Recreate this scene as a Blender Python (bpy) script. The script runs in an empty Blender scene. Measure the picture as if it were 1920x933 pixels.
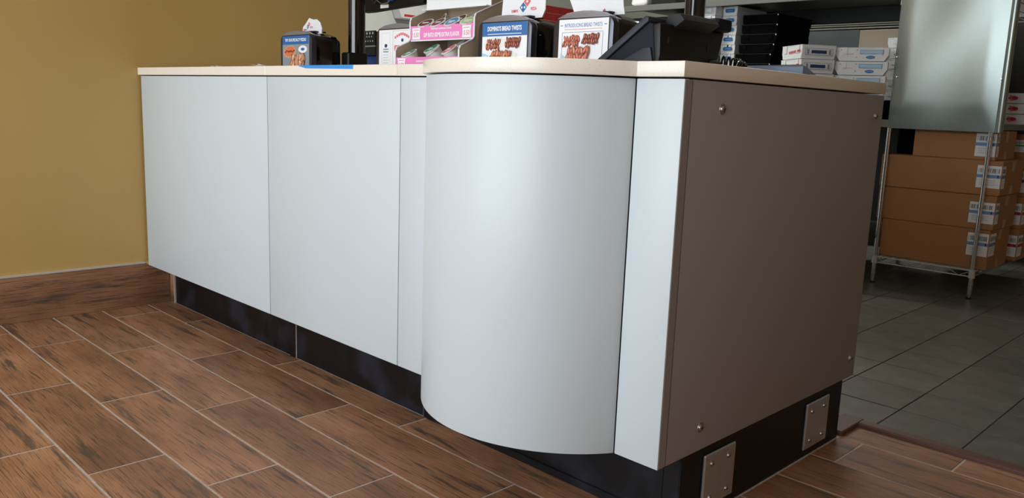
import bpy, bmesh, math, random
from mathutils import Vector, Matrix
random.seed(7)
sc = bpy.context.scene
C = sc.collection
PI = math.pi

# ---------------------------------------------------------------- camera
cam = bpy.data.cameras.new('camera'); cam_o = bpy.data.objects.new('camera', cam); C.objects.link(cam_o)
cam_o.location = (0.95747, -1.44481, 0.96798)
cam_o.rotation_euler = (1.396621, -0.036302, 0.787422)
cam.sensor_width = 36; cam.lens = 1541.21*36/1920; cam.clip_start = .05
sc.camera = cam_o
# ---------------------------------------------------------------- world, lights, exposure
w = bpy.data.worlds.new('world'); sc.world = w; w.use_nodes = True
bg = w.node_tree.nodes['Background']; bg.inputs[0].default_value = (.80, .90, 1, 1); bg.inputs[1].default_value = 1.6
def area(name, loc, rot, sx, sy, power, col):
    l = bpy.data.lights.new(name, 'AREA'); l.shape = 'RECTANGLE'; l.size = sx; l.size_y = sy; l.energy = power; l.color = col
    o = bpy.data.objects.new(name, l); C.objects.link(o); o.location = loc; o.rotation_euler = rot
    return o
# daylight entering through the shop windows in the front wall
area('window_daylight', (-.95, -3.72, 1.55), (math.radians(90), 0, 0), 3.5, 2.3, 130, (.88, .95, 1))
# ceiling lamps of the kitchen and of the shop
area('kitchen_lamp_light', (-3.4, 2.6, 2.93), (0, 0, 0), 1.2, .5, 62, (1, .96, .88))
area('kitchen_lamp_light', (-1.9, 4.7, 2.93), (0, 0, 0), 1.2, .5, 34, (1, .96, .88))
area('shop_lamp_light', (1.6, -.6, 2.93), (0, 0, 0), .6, .6, 8, (1, .86, .70))
sc.view_settings.view_transform = 'Standard'; sc.view_settings.look = 'None'
sc.view_settings.gamma = 1; sc.view_settings.use_curve_mapping = False
sc.view_settings.exposure = 0.0

# ---------------------------------------------------------------- materials
def lin(c): return tuple(((v/255)/12.92 if v/255 <= .04045 else ((v/255+.055)/1.055)**2.4) for v in c)
MAT = {}
def mat(name, col, rough=.5, metal=0, spec=.5, noise=0, nscale=20, bump=0, bscale=200, coat=0, col2=None, clear=None):
    m = bpy.data.materials.new(name); m.use_nodes = True; nt = m.node_tree; b = nt.nodes['Principled BSDF']
    c = lin(col); b.inputs['Base Color'].default_value = (*c, 1)
    b.inputs['Roughness'].default_value = rough; b.inputs['Metallic'].default_value = metal
    b.inputs['Specular IOR Level'].default_value = spec
    if coat: b.inputs['Coat Weight'].default_value = coat; b.inputs['Coat Roughness'].default_value = .08
    tc = nt.nodes.new('ShaderNodeTexCoord')
    if noise:
        n = nt.nodes.new('ShaderNodeTexNoise'); n.inputs['Scale'].default_value = nscale; n.inputs['Detail'].default_value = 4
        r = nt.nodes.new('ShaderNodeMapRange'); r.inputs[1].default_value = .3; r.inputs[2].default_value = .7
        mx = nt.nodes.new('ShaderNodeMix'); mx.data_type = 'RGBA'
        c2 = lin(col2) if col2 else tuple(v*(1-noise) for v in c)
        mx.inputs[6].default_value = (*c, 1); mx.inputs[7].default_value = (*c2, 1)
        nt.links.new(tc.outputs['Object'], n.inputs['Vector']); nt.links.new(n.outputs[0], r.inputs[0])
        nt.links.new(r.outputs[0], mx.inputs[0]); nt.links.new(mx.outputs[2], b.inputs['Base Color'])
    if bump:
        n2 = nt.nodes.new('ShaderNodeTexNoise'); n2.inputs['Scale'].default_value = bscale
        bp = nt.nodes.new('ShaderNodeBump'); bp.inputs['Strength'].default_value = bump; bp.inputs['Distance'].default_value = .002
        nt.links.new(tc.outputs['Object'], n2.inputs['Vector']); nt.links.new(n2.outputs[0], bp.inputs['Height'])
        nt.links.new(bp.outputs[0], b.inputs['Normal'])
    MAT[name] = m; return m
mat('grey_paint', (198, 207, 212), .38, noise=.03, nscale=3, bump=.03, bscale=90)
mat('side_taupe', (152, 147, 149), .42, bump=.12, bscale=420)  # darker tone for the end cabinet's side panel and edge band
mat('yellow_paint', (188, 154, 92), .42, noise=.08, nscale=1.5, bump=.05, bscale=120)
mat('warm_paint', (184, 154, 124), .6)
mat('white_paint', (214, 220, 216), .6, noise=.04, nscale=2)
mat('green_white_paint', (176, 182, 168), .6, noise=.06, nscale=2)
mat('ceiling_paint', (214, 210, 200), .8)
mat('grout', (192, 178, 168), .9, noise=.25, nscale=60)
mat('dark_grout', (52, 50, 46), .9)
mat('dark_body', (22, 22, 24), .6)
mat('steel', (178, 176, 172), .3, 1, bump=.05, bscale=300)
mat('plate_steel', (190, 192, 196), .38, .75)
mat('chrome', (206, 206, 210), .14, 1)
mat('dark_steel', (104, 110, 114), .38, 1, noise=.2, nscale=3)
mat('shelf_steel', (132, 134, 130), .42, .8)
mat('silver_trim', (214, 214, 210), .4, .6)
mat('black_plastic', (10, 10, 11), .45, spec=.35)
mat('black_gloss', (7, 7, 9), .1, coat=.5)
mat('daylit_black_plastic', (18, 22, 34), .6, spec=.2)  # blue tint stands for daylight on the black plastic
mat('slate_plastic', (46, 49, 58), .5, spec=.3)
mat('dark_reflection_chrome', (84, 84, 92), .3, .8)  # dark tone stands for what the chrome sides reflect
mat('light_reflection_chrome', (158, 158, 166), .34, .55)  # light tone stands for the bright reflection along the arched top
mat('bright_wire', (205, 205, 205), .35, .4)
mat('black_card', (6, 6, 7), .85, spec=.05)
mat('black_card_edge', (70, 66, 62), .8)
mat('white_card', (232, 234, 236), .5)
mat('box_card', (190, 160, 130), .8)
mat('kraft', (186, 170, 148), .8, noise=.06, nscale=40)
mat('carton', (176, 126, 84), .85, noise=.08, nscale=9, bump=.06, bscale=80)
mat('carton_dark', (128, 88, 54), .85)
mat('tape_clear', (196, 160, 120), .25)
mat('paper', (240, 240, 244), .8)
mat('ink_blue', (44, 106, 172), .5)
mat('ink_navy', (40, 58, 110), .5)
mat('ink_pale_blue', (176, 208, 232), .5)
mat('ink_pink', (236, 134, 196), .5)
mat('ink_red', (200, 50, 64), .5)
mat('ink_soft_red', (226, 108, 116), .5)
mat('ink_black', (30, 30, 34), .6)
mat('ink_grey', (142, 150, 160), .6)
mat('ink_brown', (168, 92, 62), .6)
mat('ink_dark_brown', (120, 44, 34), .6)
mat('ink_tan', (214, 160, 122), .6)
mat('ink_orange', (218, 120, 78), .6)
mat('ink_band_blue', (116, 152, 206), .6)
mat('ink_green', (72, 168, 80), .6)
mat('cup_white', (232, 230, 226), .35)
mat('lid_maroon', (104, 50, 54), .35)
mat('lid_blue', (54, 132, 190), .35)
mat('lid_green', (62, 158, 124), .35)
mat('lid_lime', (176, 208, 130), .35)
mat('lid_red', (222, 84, 92), .35)
mat('lid_white', (226, 224, 232), .35)
mat('blue_tape', (52, 140, 214), .55)
mat('blue_plastic', (26, 70, 168), .4)
mat('blue_grey_plastic', (112, 130, 156), .4)
mat('rubber', (20, 20, 20), .7)
mat('red_glaze', (200, 42, 38), .2, noise=.15, nscale=3)
mat('pale_grout', (214, 150, 140), .8)
mat('red_plastic', (170, 40, 36), .4)
mat('brown_trim', (92, 62, 50), .5)
mat('asphalt', (90, 90, 90), .9)
mat('beige_reflection', (146, 136, 120), .5)  # beige stands for cardboard mirrored in the steel panel
# galvanised sheet: dull zinc with soft waviness
m = mat('galvanised', (138, 146, 142), .27, .92)
# lamp diffuser
m = mat('lamp_diffuser', (255, 250, 240)); b = m.node_tree.nodes['Principled BSDF']
b.inputs['Emission Color'].default_value = (1, .96, .88, 1); b.inputs['Emission Strength'].default_value = 2
# window glass: clear thin pane
m = bpy.data.materials.new('window_glass'); m.use_nodes = True; nt = m.node_tree; nt.nodes.clear()
o_ = nt.nodes.new('ShaderNodeOutputMaterial'); tr = nt.nodes.new('ShaderNodeBsdfTransparent'); gl = nt.nodes.new('ShaderNodeBsdfGlossy')
gl.inputs['Roughness'].default_value = .02; mx = nt.nodes.new('ShaderNodeMixShader'); mx.inputs[0].default_value = .06
nt.links.new(tr.outputs[0], mx.inputs[1]); nt.links.new(gl.outputs[0], mx.inputs[2]); nt.links.new(mx.outputs[0], o_.inputs[0]); MAT['window_glass'] = m

def N(nt, t, **kw):
    n = nt.nodes.new(t)
    for k, v in kw.items(): setattr(n, k, v)
    return n
def ramp(nt, stops):
    r = N(nt, 'ShaderNodeValToRGB'); e = r.color_ramp.elements
    while len(e) < len(stops): e.new(.5)
    for i, (p, c) in enumerate(stops):
        e[i].position = p; e[i].color = c if len(c) == 4 else (*c, 1)
    return r
# wood-look porcelain plank: brown, long fine grain, grey-black weathered streaks, varied per plank
m = mat('wood_tile', (150, 98, 70), .38)
nt = m.node_tree; b = nt.nodes['Principled BSDF']; L = nt.links
tc = N(nt, 'ShaderNodeTexCoord'); oi = N(nt, 'ShaderNodeObjectInfo')
mul = N(nt, 'ShaderNodeMath', operation='MULTIPLY'); mul.inputs[1].default_value = 37.
L.new(oi.outputs['Random'], mul.inputs[0])
cmb = N(nt, 'ShaderNodeCombineXYZ'); L.new(mul.outputs[0], cmb.inputs[0]); L.new(mul.outputs[0], cmb.inputs[1])
add = N(nt, 'ShaderNodeVectorMath', operation='ADD'); L.new(tc.outputs['Object'], add.inputs[0]); L.new(cmb.outputs[0], add.inputs[1])
def stretched(scale, detail, sx, sy, rough=.6, dist=0):
    mp = N(nt, 'ShaderNodeMapping'); mp.inputs['Scale'].default_value = (sx, sy, 1)
    n = N(nt, 'ShaderNodeTexNoise'); n.inputs['Scale'].default_value = scale; n.inputs['Detail'].default_value = detail
    n.inputs['Roughness'].default_value = rough; n.inputs['Distortion'].default_value = dist
    L.new(add.outputs[0], mp.inputs[0]); L.new(mp.outputs[0], n.inputs['Vector']); return n
base = stretched(2.2, 3, 1, 2.5)
r1 = ramp(nt, [(.3, lin((126, 86, 62))), (.5, lin((156, 110, 80))), (.72, lin((178, 132, 100)))]); L.new(base.outputs[0], r1.inputs[0])
st = stretched(3.0, 8, .75, 7.5, .72, .25)
r2 = ramp(nt, [(.535, (0, 0, 0)), (.615, (1, 1, 1))]); L.new(st.outputs[0], r2.inputs[0])
fine = stretched(8, 7, .7, 24, .75, .15)
r3 = ramp(nt, [(.53, (0, 0, 0)), (.60, (1, 1, 1))]); L.new(fine.outputs[0], r3.inputs[0])
m1 = N(nt, 'ShaderNodeMix', data_type='RGBA'); m1.inputs[7].default_value = (*lin((78, 68, 60)), 1)
f1 = N(nt, 'ShaderNodeMath', operation='MULTIPLY'); f1.inputs[1].default_value = .88; L.new(r2.outputs[0], f1.inputs[0])
L.new(f1.outputs[0], m1.inputs[0]); L.new(r1.outputs[0], m1.inputs[6])
m2 = N(nt, 'ShaderNodeMix', data_type='RGBA'); m2.inputs[7].default_value = (*lin((74, 54, 42)), 1)
f2 = N(nt, 'ShaderNodeMath', operation='MULTIPLY'); f2.inputs[1].default_value = .85; L.new(r3.outputs[0], f2.inputs[0])
L.new(f2.outputs[0], m2.inputs[0]); L.new(m1.outputs[2], m2.inputs[6])
hs = N(nt, 'ShaderNodeHueSaturation'); mr = N(nt, 'ShaderNodeMapRange'); mr.inputs[3].default_value = .84; mr.inputs[4].default_value = 1.1
L.new(oi.outputs['Random'], mr.inputs[0]); L.new(mr.outputs[0], hs.inputs['Value']); L.new(m2.outputs[2], hs.inputs['Color'])
L.new(hs.outputs[0], b.inputs['Base Color'])
ridge = stretched(12, 5, .6, 24, .65, .1)
bp = N(nt, 'ShaderNodeBump'); bp.inputs['Strength'].default_value = .7; bp.inputs['Distance'].default_value = .002
L.new(ridge.outputs[0], bp.inputs['Height']); L.new(bp.outputs[0], b.inputs['Normal'])
# grey kitchen tile
m = mat('grey_tile', (112, 113, 104), .36)
nt = m.node_tree; b = nt.nodes['Principled BSDF']; L = nt.links
tc = N(nt, 'ShaderNodeTexCoord'); oi = N(nt, 'ShaderNodeObjectInfo')
n = N(nt, 'ShaderNodeTexNoise'); n.inputs['Scale'].default_value = 14; n.inputs['Detail'].default_value = 6; L.new(tc.outputs['Object'], n.inputs['Vector'])
r = ramp(nt, [(.3, lin((90, 91, 84))), (.7, lin((110, 110, 101)))]); L.new(n.outputs[0], r.inputs[0])
hs = N(nt, 'ShaderNodeHueSaturation'); mr = N(nt, 'ShaderNodeMapRange'); mr.inputs[3].default_value = .9; mr.inputs[4].default_value = 1.1
L.new(oi.outputs['Random'], mr.inputs[0]); L.new(mr.outputs[0], hs.inputs['Value']); L.new(r.outputs[0], hs.inputs['Color']); L.new(hs.outputs[0], b.inputs['Base Color'])
# quartz worktop with small specks
m = mat('quartz', (232, 224, 212), .25)
nt = m.node_tree; b = nt.nodes['Principled BSDF']; L = nt.links
tc = N(nt, 'ShaderNodeTexCoord'); v = N(nt, 'ShaderNodeTexVoronoi'); v.inputs['Scale'].default_value = 210; L.new(tc.outputs['Object'], v.inputs['Vector'])
gt = N(nt, 'ShaderNodeMath', operation='LESS_THAN'); gt.inputs[1].default_value = .17; L.new(v.outputs['Distance'], gt.inputs[0])
sep = N(nt, 'ShaderNodeSeparateColor'); L.new(v.outputs['Color'], sep.inputs[0])
lt = N(nt, 'ShaderNodeMath', operation='GREATER_THAN'); lt.inputs[1].default_value = .6; L.new(sep.outputs[0], lt.inputs[0])
mm = N(nt, 'ShaderNodeMath', operation='MULTIPLY'); L.new(gt.outputs[0], mm.inputs[0]); L.new(lt.outputs[0], mm.inputs[1])
mx = N(nt, 'ShaderNodeMix', data_type='RGBA'); mx.inputs[6].default_value = (*lin((232, 224, 212)), 1); mx.inputs[7].default_value = (*lin((204, 190, 172)), 1)
L.new(mm.outputs[0], mx.inputs[0]); L.new(mx.outputs[2], b.inputs['Base Color'])
# black toe-kick tile with dust specks and scuffs
m = mat('kick_black', (20, 20, 23), .38, spec=.3)
nt = m.node_tree; b = nt.nodes['Principled BSDF']; L = nt.links
tc = N(nt, 'ShaderNodeTexCoord'); v = N(nt, 'ShaderNodeTexVoronoi'); v.inputs['Scale'].default_value = 70; L.new(tc.outputs['Object'], v.inputs['Vector'])
lt = N(nt, 'ShaderNodeMath', operation='LESS_THAN'); lt.inputs[1].default_value = .13; L.new(v.outputs['Distance'], lt.inputs[0])
n = N(nt, 'ShaderNodeTexNoise'); n.inputs['Scale'].default_value = 5; L.new(tc.outputs['Object'], n.inputs['Vector'])
gt = N(nt, 'ShaderNodeMath', operation='GREATER_THAN'); gt.inputs[1].default_value = .66; L.new(n.outputs[0], gt.inputs[0])
mm = N(nt, 'ShaderNodeMath', operation='MULTIPLY'); L.new(gt.outputs[0], mm.inputs[0]); L.new(lt.outputs[0], mm.inputs[1])
n3 = N(nt, 'ShaderNodeTexNoise'); n3.inputs['Scale'].default_value = 7; n3.inputs['Detail'].default_value = 5; L.new(tc.outputs['Object'], n3.inputs['Vector'])
r = ramp(nt, [(.5, lin((12, 12, 15))), (.85, lin((40, 44, 56)))]); L.new(n3.outputs[0], r.inputs[0])
mx = N(nt, 'ShaderNodeMix', data_type='RGBA'); mx.inputs[7].default_value = (*lin((150, 150, 150)), 1)
L.new(r.outputs[0], mx.inputs[6]); L.new(mm.outputs[0], mx.inputs[0]); L.new(mx.outputs[2], b.inputs['Base Color'])

# ---------------------------------------------------------------- geometry helpers
class MB:
    def __init__(s): s.bm = bmesh.new(); s.mats = []
    def mi(s, m):
        if m not in s.mats: s.mats.append(m)
        return s.mats.index(m)
    def _merge(s, t, m):
        k = s.mi(m)
        for f in t.faces: f.material_index = k
        me = bpy.data.meshes.new('tmp'); t.to_mesh(me); t.free(); s.bm.from_mesh(me); bpy.data.meshes.remove(me)
    def box(s, x0, x1, y0, y1, z0, z1, m, bev=0, seg=1):
        t = bmesh.new(); bmesh.ops.create_cube(t, size=1)
        for v in t.verts: v.co = Vector((x0+(v.co.x+.5)*(x1-x0), y0+(v.co.y+.5)*(y1-y0), z0+(v.co.z+.5)*(z1-z0)))
        if bev: bmesh.ops.bevel(t, geom=list(t.edges), offset=bev, segments=seg, affect='EDGES', profile=.5)
        s._merge(t, m); return s
    def prism(s, poly, ax, a, b, m, bev=0):
        # poly in the two other axes: ax x -> (y,z), y -> (x,z), z -> (x,y)
        def P(p, h): return {'x': (h, p[0], p[1]), 'y': (p[0], h, p[1]), 'z': (p[0], p[1], h)}[ax]
        t = bmesh.new(); A = [t.verts.new(P(p, a)) for p in poly]; Bv = [t.verts.new(P(p, b)) for p in poly]
        t.faces.new(A); t.faces.new(Bv[::-1])
        n = len(poly)
        for i in range(n): t.faces.new((A[i], Bv[i], Bv[(i+1) % n], A[(i+1) % n]))
        bmesh.ops.recalc_face_normals(t, faces=t.faces)
        if bev:
            es = [e for e in t.edges if e.calc_face_angle(0) > .6]
            bmesh.ops.bevel(t, geom=es, offset=bev, segments=2, affect='EDGES', profile=.5)
        s._merge(t, m); return s
    def cyl(s, p0, p1, r0, r1, m, seg=16, caps=True):
        p0 = Vector(p0); p1 = Vector(p1); d = (p1-p0).normalized()
        u = d.orthogonal().normalized(); v = d.cross(u)
        t = bmesh.new(); R = []
        for p, r in ((p0, r0), (p1, r1)):
            R.append([t.verts.new(p+(u*math.cos(2*PI*i/seg)+v*math.sin(2*PI*i/seg))*r) for i in range(seg)])
        for i in range(seg): t.faces.new((R[0][i], R[0][(i+1) % seg], R[1][(i+1) % seg], R[1][i]))
        if caps: t.faces.new(R[0][::-1]); t.faces.new(R[1])
        bmesh.ops.recalc_face_normals(t, faces=t.faces); s._merge(t, m); return s
    def tube(s, pts, r, m, seg=8):
        pts = [Vector(p) for p in pts]; t = bmesh.new(); rings = []; u = None
        for i, p in enumerate(pts):
            d = (pts[min(i+1, len(pts)-1)]-pts[max(i-1, 0)]).normalized()
            u = d.orthogonal().normalized() if u is None else (u-d*u.dot(d)).normalized()
            v = d.cross(u)
            rings.append([t.verts.new(p+(u*math.cos(2*PI*k/seg)+v*math.sin(2*PI*k/seg))*r) for k in range(seg)])
        for a, b_ in zip(rings, rings[1:]):
            for k in range(seg): t.faces.new((a[k], a[(k+1) % seg], b_[(k+1) % seg], b_[k]))
        t.faces.new(rings[0][::-1]); t.faces.new(rings[-1]); bmesh.ops.recalc_face_normals(t, faces=t.faces); s._merge(t, m); return s
    def poly(s, pts, m):
        t = bmesh.new(); t.faces.new([t.verts.new(p) for p in pts]); s._merge(t, m); return s
    def xform(s, M): bmesh.ops.transform(s.bm, matrix=M, verts=s.bm.verts); return s
ORG = {}
def tag(o, label=None, cat=None, group=None, kind=None):
    if label: o['label'] = label
    if cat: o['category'] = cat
    if group: o['group'] = group
    if kind: o['kind'] = kind
    return o
def thing(name, label, cat, loc, group=None, kind=None):
    o = bpy.data.objects.new(name, None); C.objects.link(o); o.location = loc; o.empty_display_size = .05
    ORG[o] = Vector(loc); return tag(o, label, cat, group, kind)
def build(mb, name, parent=None, smooth=False, label=None, kind=None, org=None):
    bm = mb.bm
    if parent is not None: o0 = ORG[parent]
    elif org is not None: o0 = Vector(org)
    else:
        xs = [v.co.x for v in bm.verts]; ys = [v.co.y for v in bm.verts]; zs = [v.co.z for v in bm.verts]
        o0 = Vector(((min(xs)+max(xs))/2, (min(ys)+max(ys))/2, min(zs)))
    bmesh.ops.translate(bm, vec=-o0, verts=bm.verts)
    me = bpy.data.meshes.new(name); bm.to_mesh(me); bm.free()
    for k in mb.mats: me.materials.append(MAT[k])
    if smooth:
        me.polygons.foreach_set('use_smooth', [True]*len(me.polygons))
        me.set_sharp_from_angle(angle=math.radians(smooth if smooth is not True else 35))
    o = bpy.data.objects.new(name, me); C.objects.link(o)
    if parent is not None: o.parent = parent
    else: o.location = o0
    ORG[o] = o0
    return tag(o, label=label, kind=kind)
def copy_tree(o, parent=None):
    c = o.copy(); C.objects.link(c)
    if parent is not None: c.parent = parent
    for ch in list(o.children): copy_tree(ch, c)
    return c
# ---- flat print: words and shapes laid on a face at its place
_tc = {}
def text_mesh(s, bold=.0):
    k = (s, bold)
    if k not in _tc:
        cu = bpy.data.curves.new('t', 'FONT'); cu.body = s; cu.offset = bold; cu.resolution_u = 2; cu.fill_mode = 'FRONT'
        ob = bpy.data.objects.new('t', cu); C.objects.link(ob)
        dg = bpy.context.evaluated_depsgraph_get(); dg.update()
        me = bpy.data.meshes.new_from_object(ob.evaluated_get(dg))
        V = [v.co.copy() for v in me.vertices]; F = [tuple(p.vertices) for p in me.polygons]
        bpy.data.objects.remove(ob); bpy.data.curves.remove(cu); bpy.data.meshes.remove(me)
        x0 = min(v.x for v in V); x1 = max(v.x for v in V); y0 = min(v.y for v in V); y1 = max(v.y for v in V)
        _tc[k] = ([((v.x-x0)/(x1-x0)-.5, (v.y-y0)/(y1-y0)-.5) for v in V], F)
    return _tc[k]
def art(mb, O, U, V, items, step=.00006):
    O, U, V = Vector(O), Vector(U).normalized(), Vector(V).normalized(); Nn = U.cross(V)
    for k, it in enumerate(items):
        off = Nn*(.0003+step*k)
        def P(x, y): return O+U*x+V*y+off
        kind = it[0]
        if kind == 'rect':
            _, x0, y0, x1, y1, m = it; mb.poly([P(x0, y0), P(x1, y0), P(x1, y1), P(x0, y1)], m)
        elif kind == 'poly': mb.poly([P(*p) for p in it[1]], it[2])
        elif kind == 'ell':
            _, cx, cy, rx, ry, a, m = it; n_ = 14
            mb.poly([P(cx+rx*math.cos(t)*math.cos(a)-ry*math.sin(t)*math.sin(a), cy+rx*math.cos(t)*math.sin(a)+ry*math.sin(t)*math.cos(a)) for t in [2*PI*i/n_ for i in range(n_)]], m)
        elif kind == 'frame':
            _, x0, y0, x1, y1, t, m = it
            for a, b_, c, d in ((x0, y0, x1, y0+t), (x0, y1-t, x1, y1), (x0, y0+t, x0+t, y1-t), (x1-t, y0+t, x1, y1-t)): mb.poly([P(a, b_), P(c, b_), P(c, d), P(a, d)], m)
        elif kind == 'text':
            _, s_, cx, cy, w_, h_, m = it[:7]; bold = it[7] if len(it) > 7 else .015; ang = it[8] if len(it) > 8 else 0
            vs, fs = text_mesh(s_, bold); t = bmesh.new(); ca, sa = math.cos(ang), math.sin(ang)
            bv = [t.verts.new(P(cx+x*w_*ca-y*h_*sa, cy+x*w_*sa+y*h_*ca)) for x, y in vs]
            for f in fs:
                try: t.faces.new([bv[i] for i in f])
                except ValueError: pass
            mb._merge(t, m)
    return mb
def rows(x0, x1, y, n, dy, m, h=.0012, rnd=None):   # lines of small print too small to read
    out = []; rr = random.Random(rnd or 3)
    for i in range(n):
        a = x0+(x1-x0)*rr.uniform(0, .12); b_ = x1-(x1-x0)*rr.uniform(0, .15)
        out.append(('rect', a, y-i*dy-h/2, b_, y-i*dy+h/2, m))
    return out

# ================================================================ STRUCTURE
PLX, PLY, G = .7455, .1982, .0052
YE = -.0102
# ---- dining floor
fb = MB().box(-2.95, 3.45, -3.85, 1.150, -.05, -.0006, 'grout')
floor = build(fb, 'floor', kind='structure', org=(0, 0, 0))
def clip_plank(x0, x1, y0, y1):
    out = []
    for (a, b_, c, d) in ((-2.815, 3.4, -3.8, .103), (.001, 3.4, .103, 1.102)):
        X0, X1, Y0, Y1 = max(x0, a), min(x1, b_), max(y0, c), min(y1, d)
        if X1-X0 > .012 and Y1-Y0 > .012: out.append((X0, X1, Y0, Y1))
    if len(out) == 2 and abs(out[0][0]-out[1][0]) < 1e-6 and abs(out[0][1]-out[1][1]) < 1e-6:
        out = [(out[0][0], out[0][1], out[0][2], out[1][3])]
    return out
full_me = None
for r in range(-19, 6):
    ya = YE+r*PLY
    xo = -.922+.2485*r
    for c in range(-12, 12):
        xa = xo+c*PLX
        for (X0, X1, Y0, Y1) in clip_plank(xa+G/2, xa+PLX-G/2, ya+G/2, ya+PLY-G/2):
            w_, h_ = X1-X0, Y1-Y0
            if abs(w_-(PLX-G)) < 1e-4 and abs(h_-(PLY-G)) < 1e-4:
                if full_me is None:
                    full_me = bpy.data.meshes.new('plank'); t = MB().box(-w_/2, w_/2, -h_/2, h_/2, -.008, 0, 'wood_tile', .0012)
                    t.bm.to_mesh(full_me); full_me.materials.append(MAT['wood_tile'])
                me = full_me
            else:
                me = bpy.data.meshes.new('plank'); t = MB().box(-w_/2, w_/2, -h_/2, h_/2, -.008, 0, 'wood_tile', .0012)
                t.bm.to_mesh(me); me.materials.append(MAT['wood_tile'])
            o = bpy.data.objects.new('plank', me); C.objects.link(o); o.parent = floor
            o.location = ((X0+X1)/2, (Y0+Y1)/2, random.uniform(0, .0006))
# ---- kitchen floor
kf = build(MB().box(-5.6, 3.45, 1.150, 6.3, -.05, -.0025, 'dark_grout'), 'floor', kind='structure', org=(0, 0, 0))
TS = .2522; gx0, gy0 = -.2165, 1.373
tile_me = bpy.data.meshes.new('tile'); t = MB().box(-TS/2+.002, TS/2-.002, -TS/2+.002, TS/2-.002, -.01, 0, 'grey_tile', .0012)
t.bm.to_mesh(tile_me); tile_me.materials.append(MAT['grey_tile'])
rest = MB()
for i in range(-21, 15):
    for j in range(-1, 20):
        x0, y0 = gx0+i*TS, gy0+j*TS
        ya, yb = max(y0, 1.152), min(y0+TS, 6.25)
        if yb-ya < .02: continue
        if -5 <= i < 8 and j < 14 and y0 >= 1.152:
            o = bpy.data.objects.new('tile', tile_me); C.objects.link(o); o.parent = kf; o.location = (x0+TS/2, y0+TS/2, random.uniform(0, .0008))
        elif -5 <= i < 8 and y0 < 1.152:
            o = build(MB().box(x0+.002, x0+TS-.002, ya+.002, yb-.002, -.01, 0, 'grey_tile', .001), 'tile', kf)
        else: rest.box(max(x0, -5.55)+.002, min(x0+TS, 3.42)-.002, ya+.002, yb-.002, -.01, 0, 'grey_tile')
build(rest, 'tile_field', kf, kind='stuff')
# ---- transition strip
tr1 = build(MB().prism([(1.104, -.004), (1.104, .010), (1.110, .014), (1.142, .014), (1.150, .010), (1.150, -.004)], 'x', .0, 3.4, 'brown_trim', .001), 'trim_1', kind='structure')
build(MB().box(-.06, .006, .985, 1.150, -.003, .016, 'brown_trim', .003), 'trim_2', kind='structure')
# ---- walls
wl = build(MB().box(-2.955, -2.825, -3.85, 1.082, 0, 3, 'yellow_paint'), 'wall_left', kind='structure')
flap = MB()   # loose flap of yellow paint film hanging over the baseboard under the panel
pts = [(-2.8095, -.012, .196), (-2.806, .025, .172), (-2.808, .07, .178), (-2.8085, .088, .191), (-2.8095, .088, .200), (-2.811, -.012, .203)]
flap.poly(pts, 'yellow_paint'); 
build(MB().box(-5.62, -5.5, -.2, 6.3, 0, 3, 'white_paint'), 'wall_kitchen', kind='structure')
wk = bpy.data.objects['wall_kitchen']
build(MB().box(-5.62, 3.5, 6.2, 6.32, 0, 3, 'green_white_paint'), 'wall_back', kind='structure')
build(MB().box(3.4, 3.52, -3.85, 6.3, 0, 3, 'warm_paint'), 'wall_right', kind='structure')
build(MB().box(-5.62, -2.955, -.3, -.2, 0, 3, 'white_paint'), 'wall_partition', kind='structure')
build(MB().box(-5.62, 3.52, -3.95, 6.32, 3, 3.1, 'ceiling_paint'), 'ceiling', kind='structure')
fw = MB()   # front wall with two shop windows
fw.box(-2.955, 3.52, -3.95, -3.83, 0, .35, 'white_paint').box(-2.955, 3.52, -3.95, -3.83, 2.75, 3, 'white_paint')
fw.box(-2.955, -2.75, -3.95, -3.83, .35, 2.75, 'white_paint').box(.85, 3.52, -3.95, -3.83, .35, 2.75, 'white_paint')
build(fw, 'wall_front', kind='structure')
for i, (a, b_) in enumerate(((-2.75, .85),)):
    wf = MB()
    for x in (a+.02, (a+b_)/2, b_-.02): wf.box(x-.02, x+.02, -3.91, -3.87, .35, 2.75, 'silver_trim')
    wf.box(a, b_, -3.91, -3.87, .35, .39, 'silver_trim').box(a, b_, -3.91, -3.87, 2.71, 2.75, 'silver_trim')
    wo = build(wf, 'window_%d' % (i+1), kind='structure')
    build(MB().box(a+.04, b_-.04, -3.893, -3.887, .39, 2.71, 'window_glass'), 'pane', wo)
build(MB().box(-8, 8, -12, -3.96, -.1, -.02, 'asphalt'), 'ground', kind='structure')
# ---- baseboard of wood-look tile with a metal edge
bb = build(MB().box(-2.826, -2.8155, -3.8, .098, 0, .190, 'grout'), 'baseboard_left', kind='structure', org=(-2.82, 0, 0))
y = .094
while y > -3.8:
    y0 = max(y-.7395, -3.8)
    t = MB().box(-.37, .37, -.0955, .0955, -.004, .004, 'wood_tile', .0008)
    k = (y-y0)/.74
    t.xform(Matrix.Diagonal((k, 1, 1, 1)))
    me = bpy.data.meshes.new('tile'); t.bm.to_mesh(me); me.materials.append(MAT['wood_tile'])
    o = bpy.data.objects.new('tile', me); C.objects.link(o); o.parent = bb
    o.rotation_euler = (PI/2, 0, PI/2); o.location = (.0035, (y+y0)/2, .0965)
    y = y0-.004
build(MB().box(-2.8125, -2.772, .0975, .105, 0, .19, 'wood_tile', .0006).box(-2.772, -2.768, .0975, .105, 0, .19, 'grout'), 'tile', bb)
build(MB().box(-2.8275, -2.8105, -3.8, -.012, .1925, .2005, 'silver_trim', .001), 'trim_3', kind='structure')
build(flap, 'paint_flap', bb, label='loose flap of yellow paint')
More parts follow.
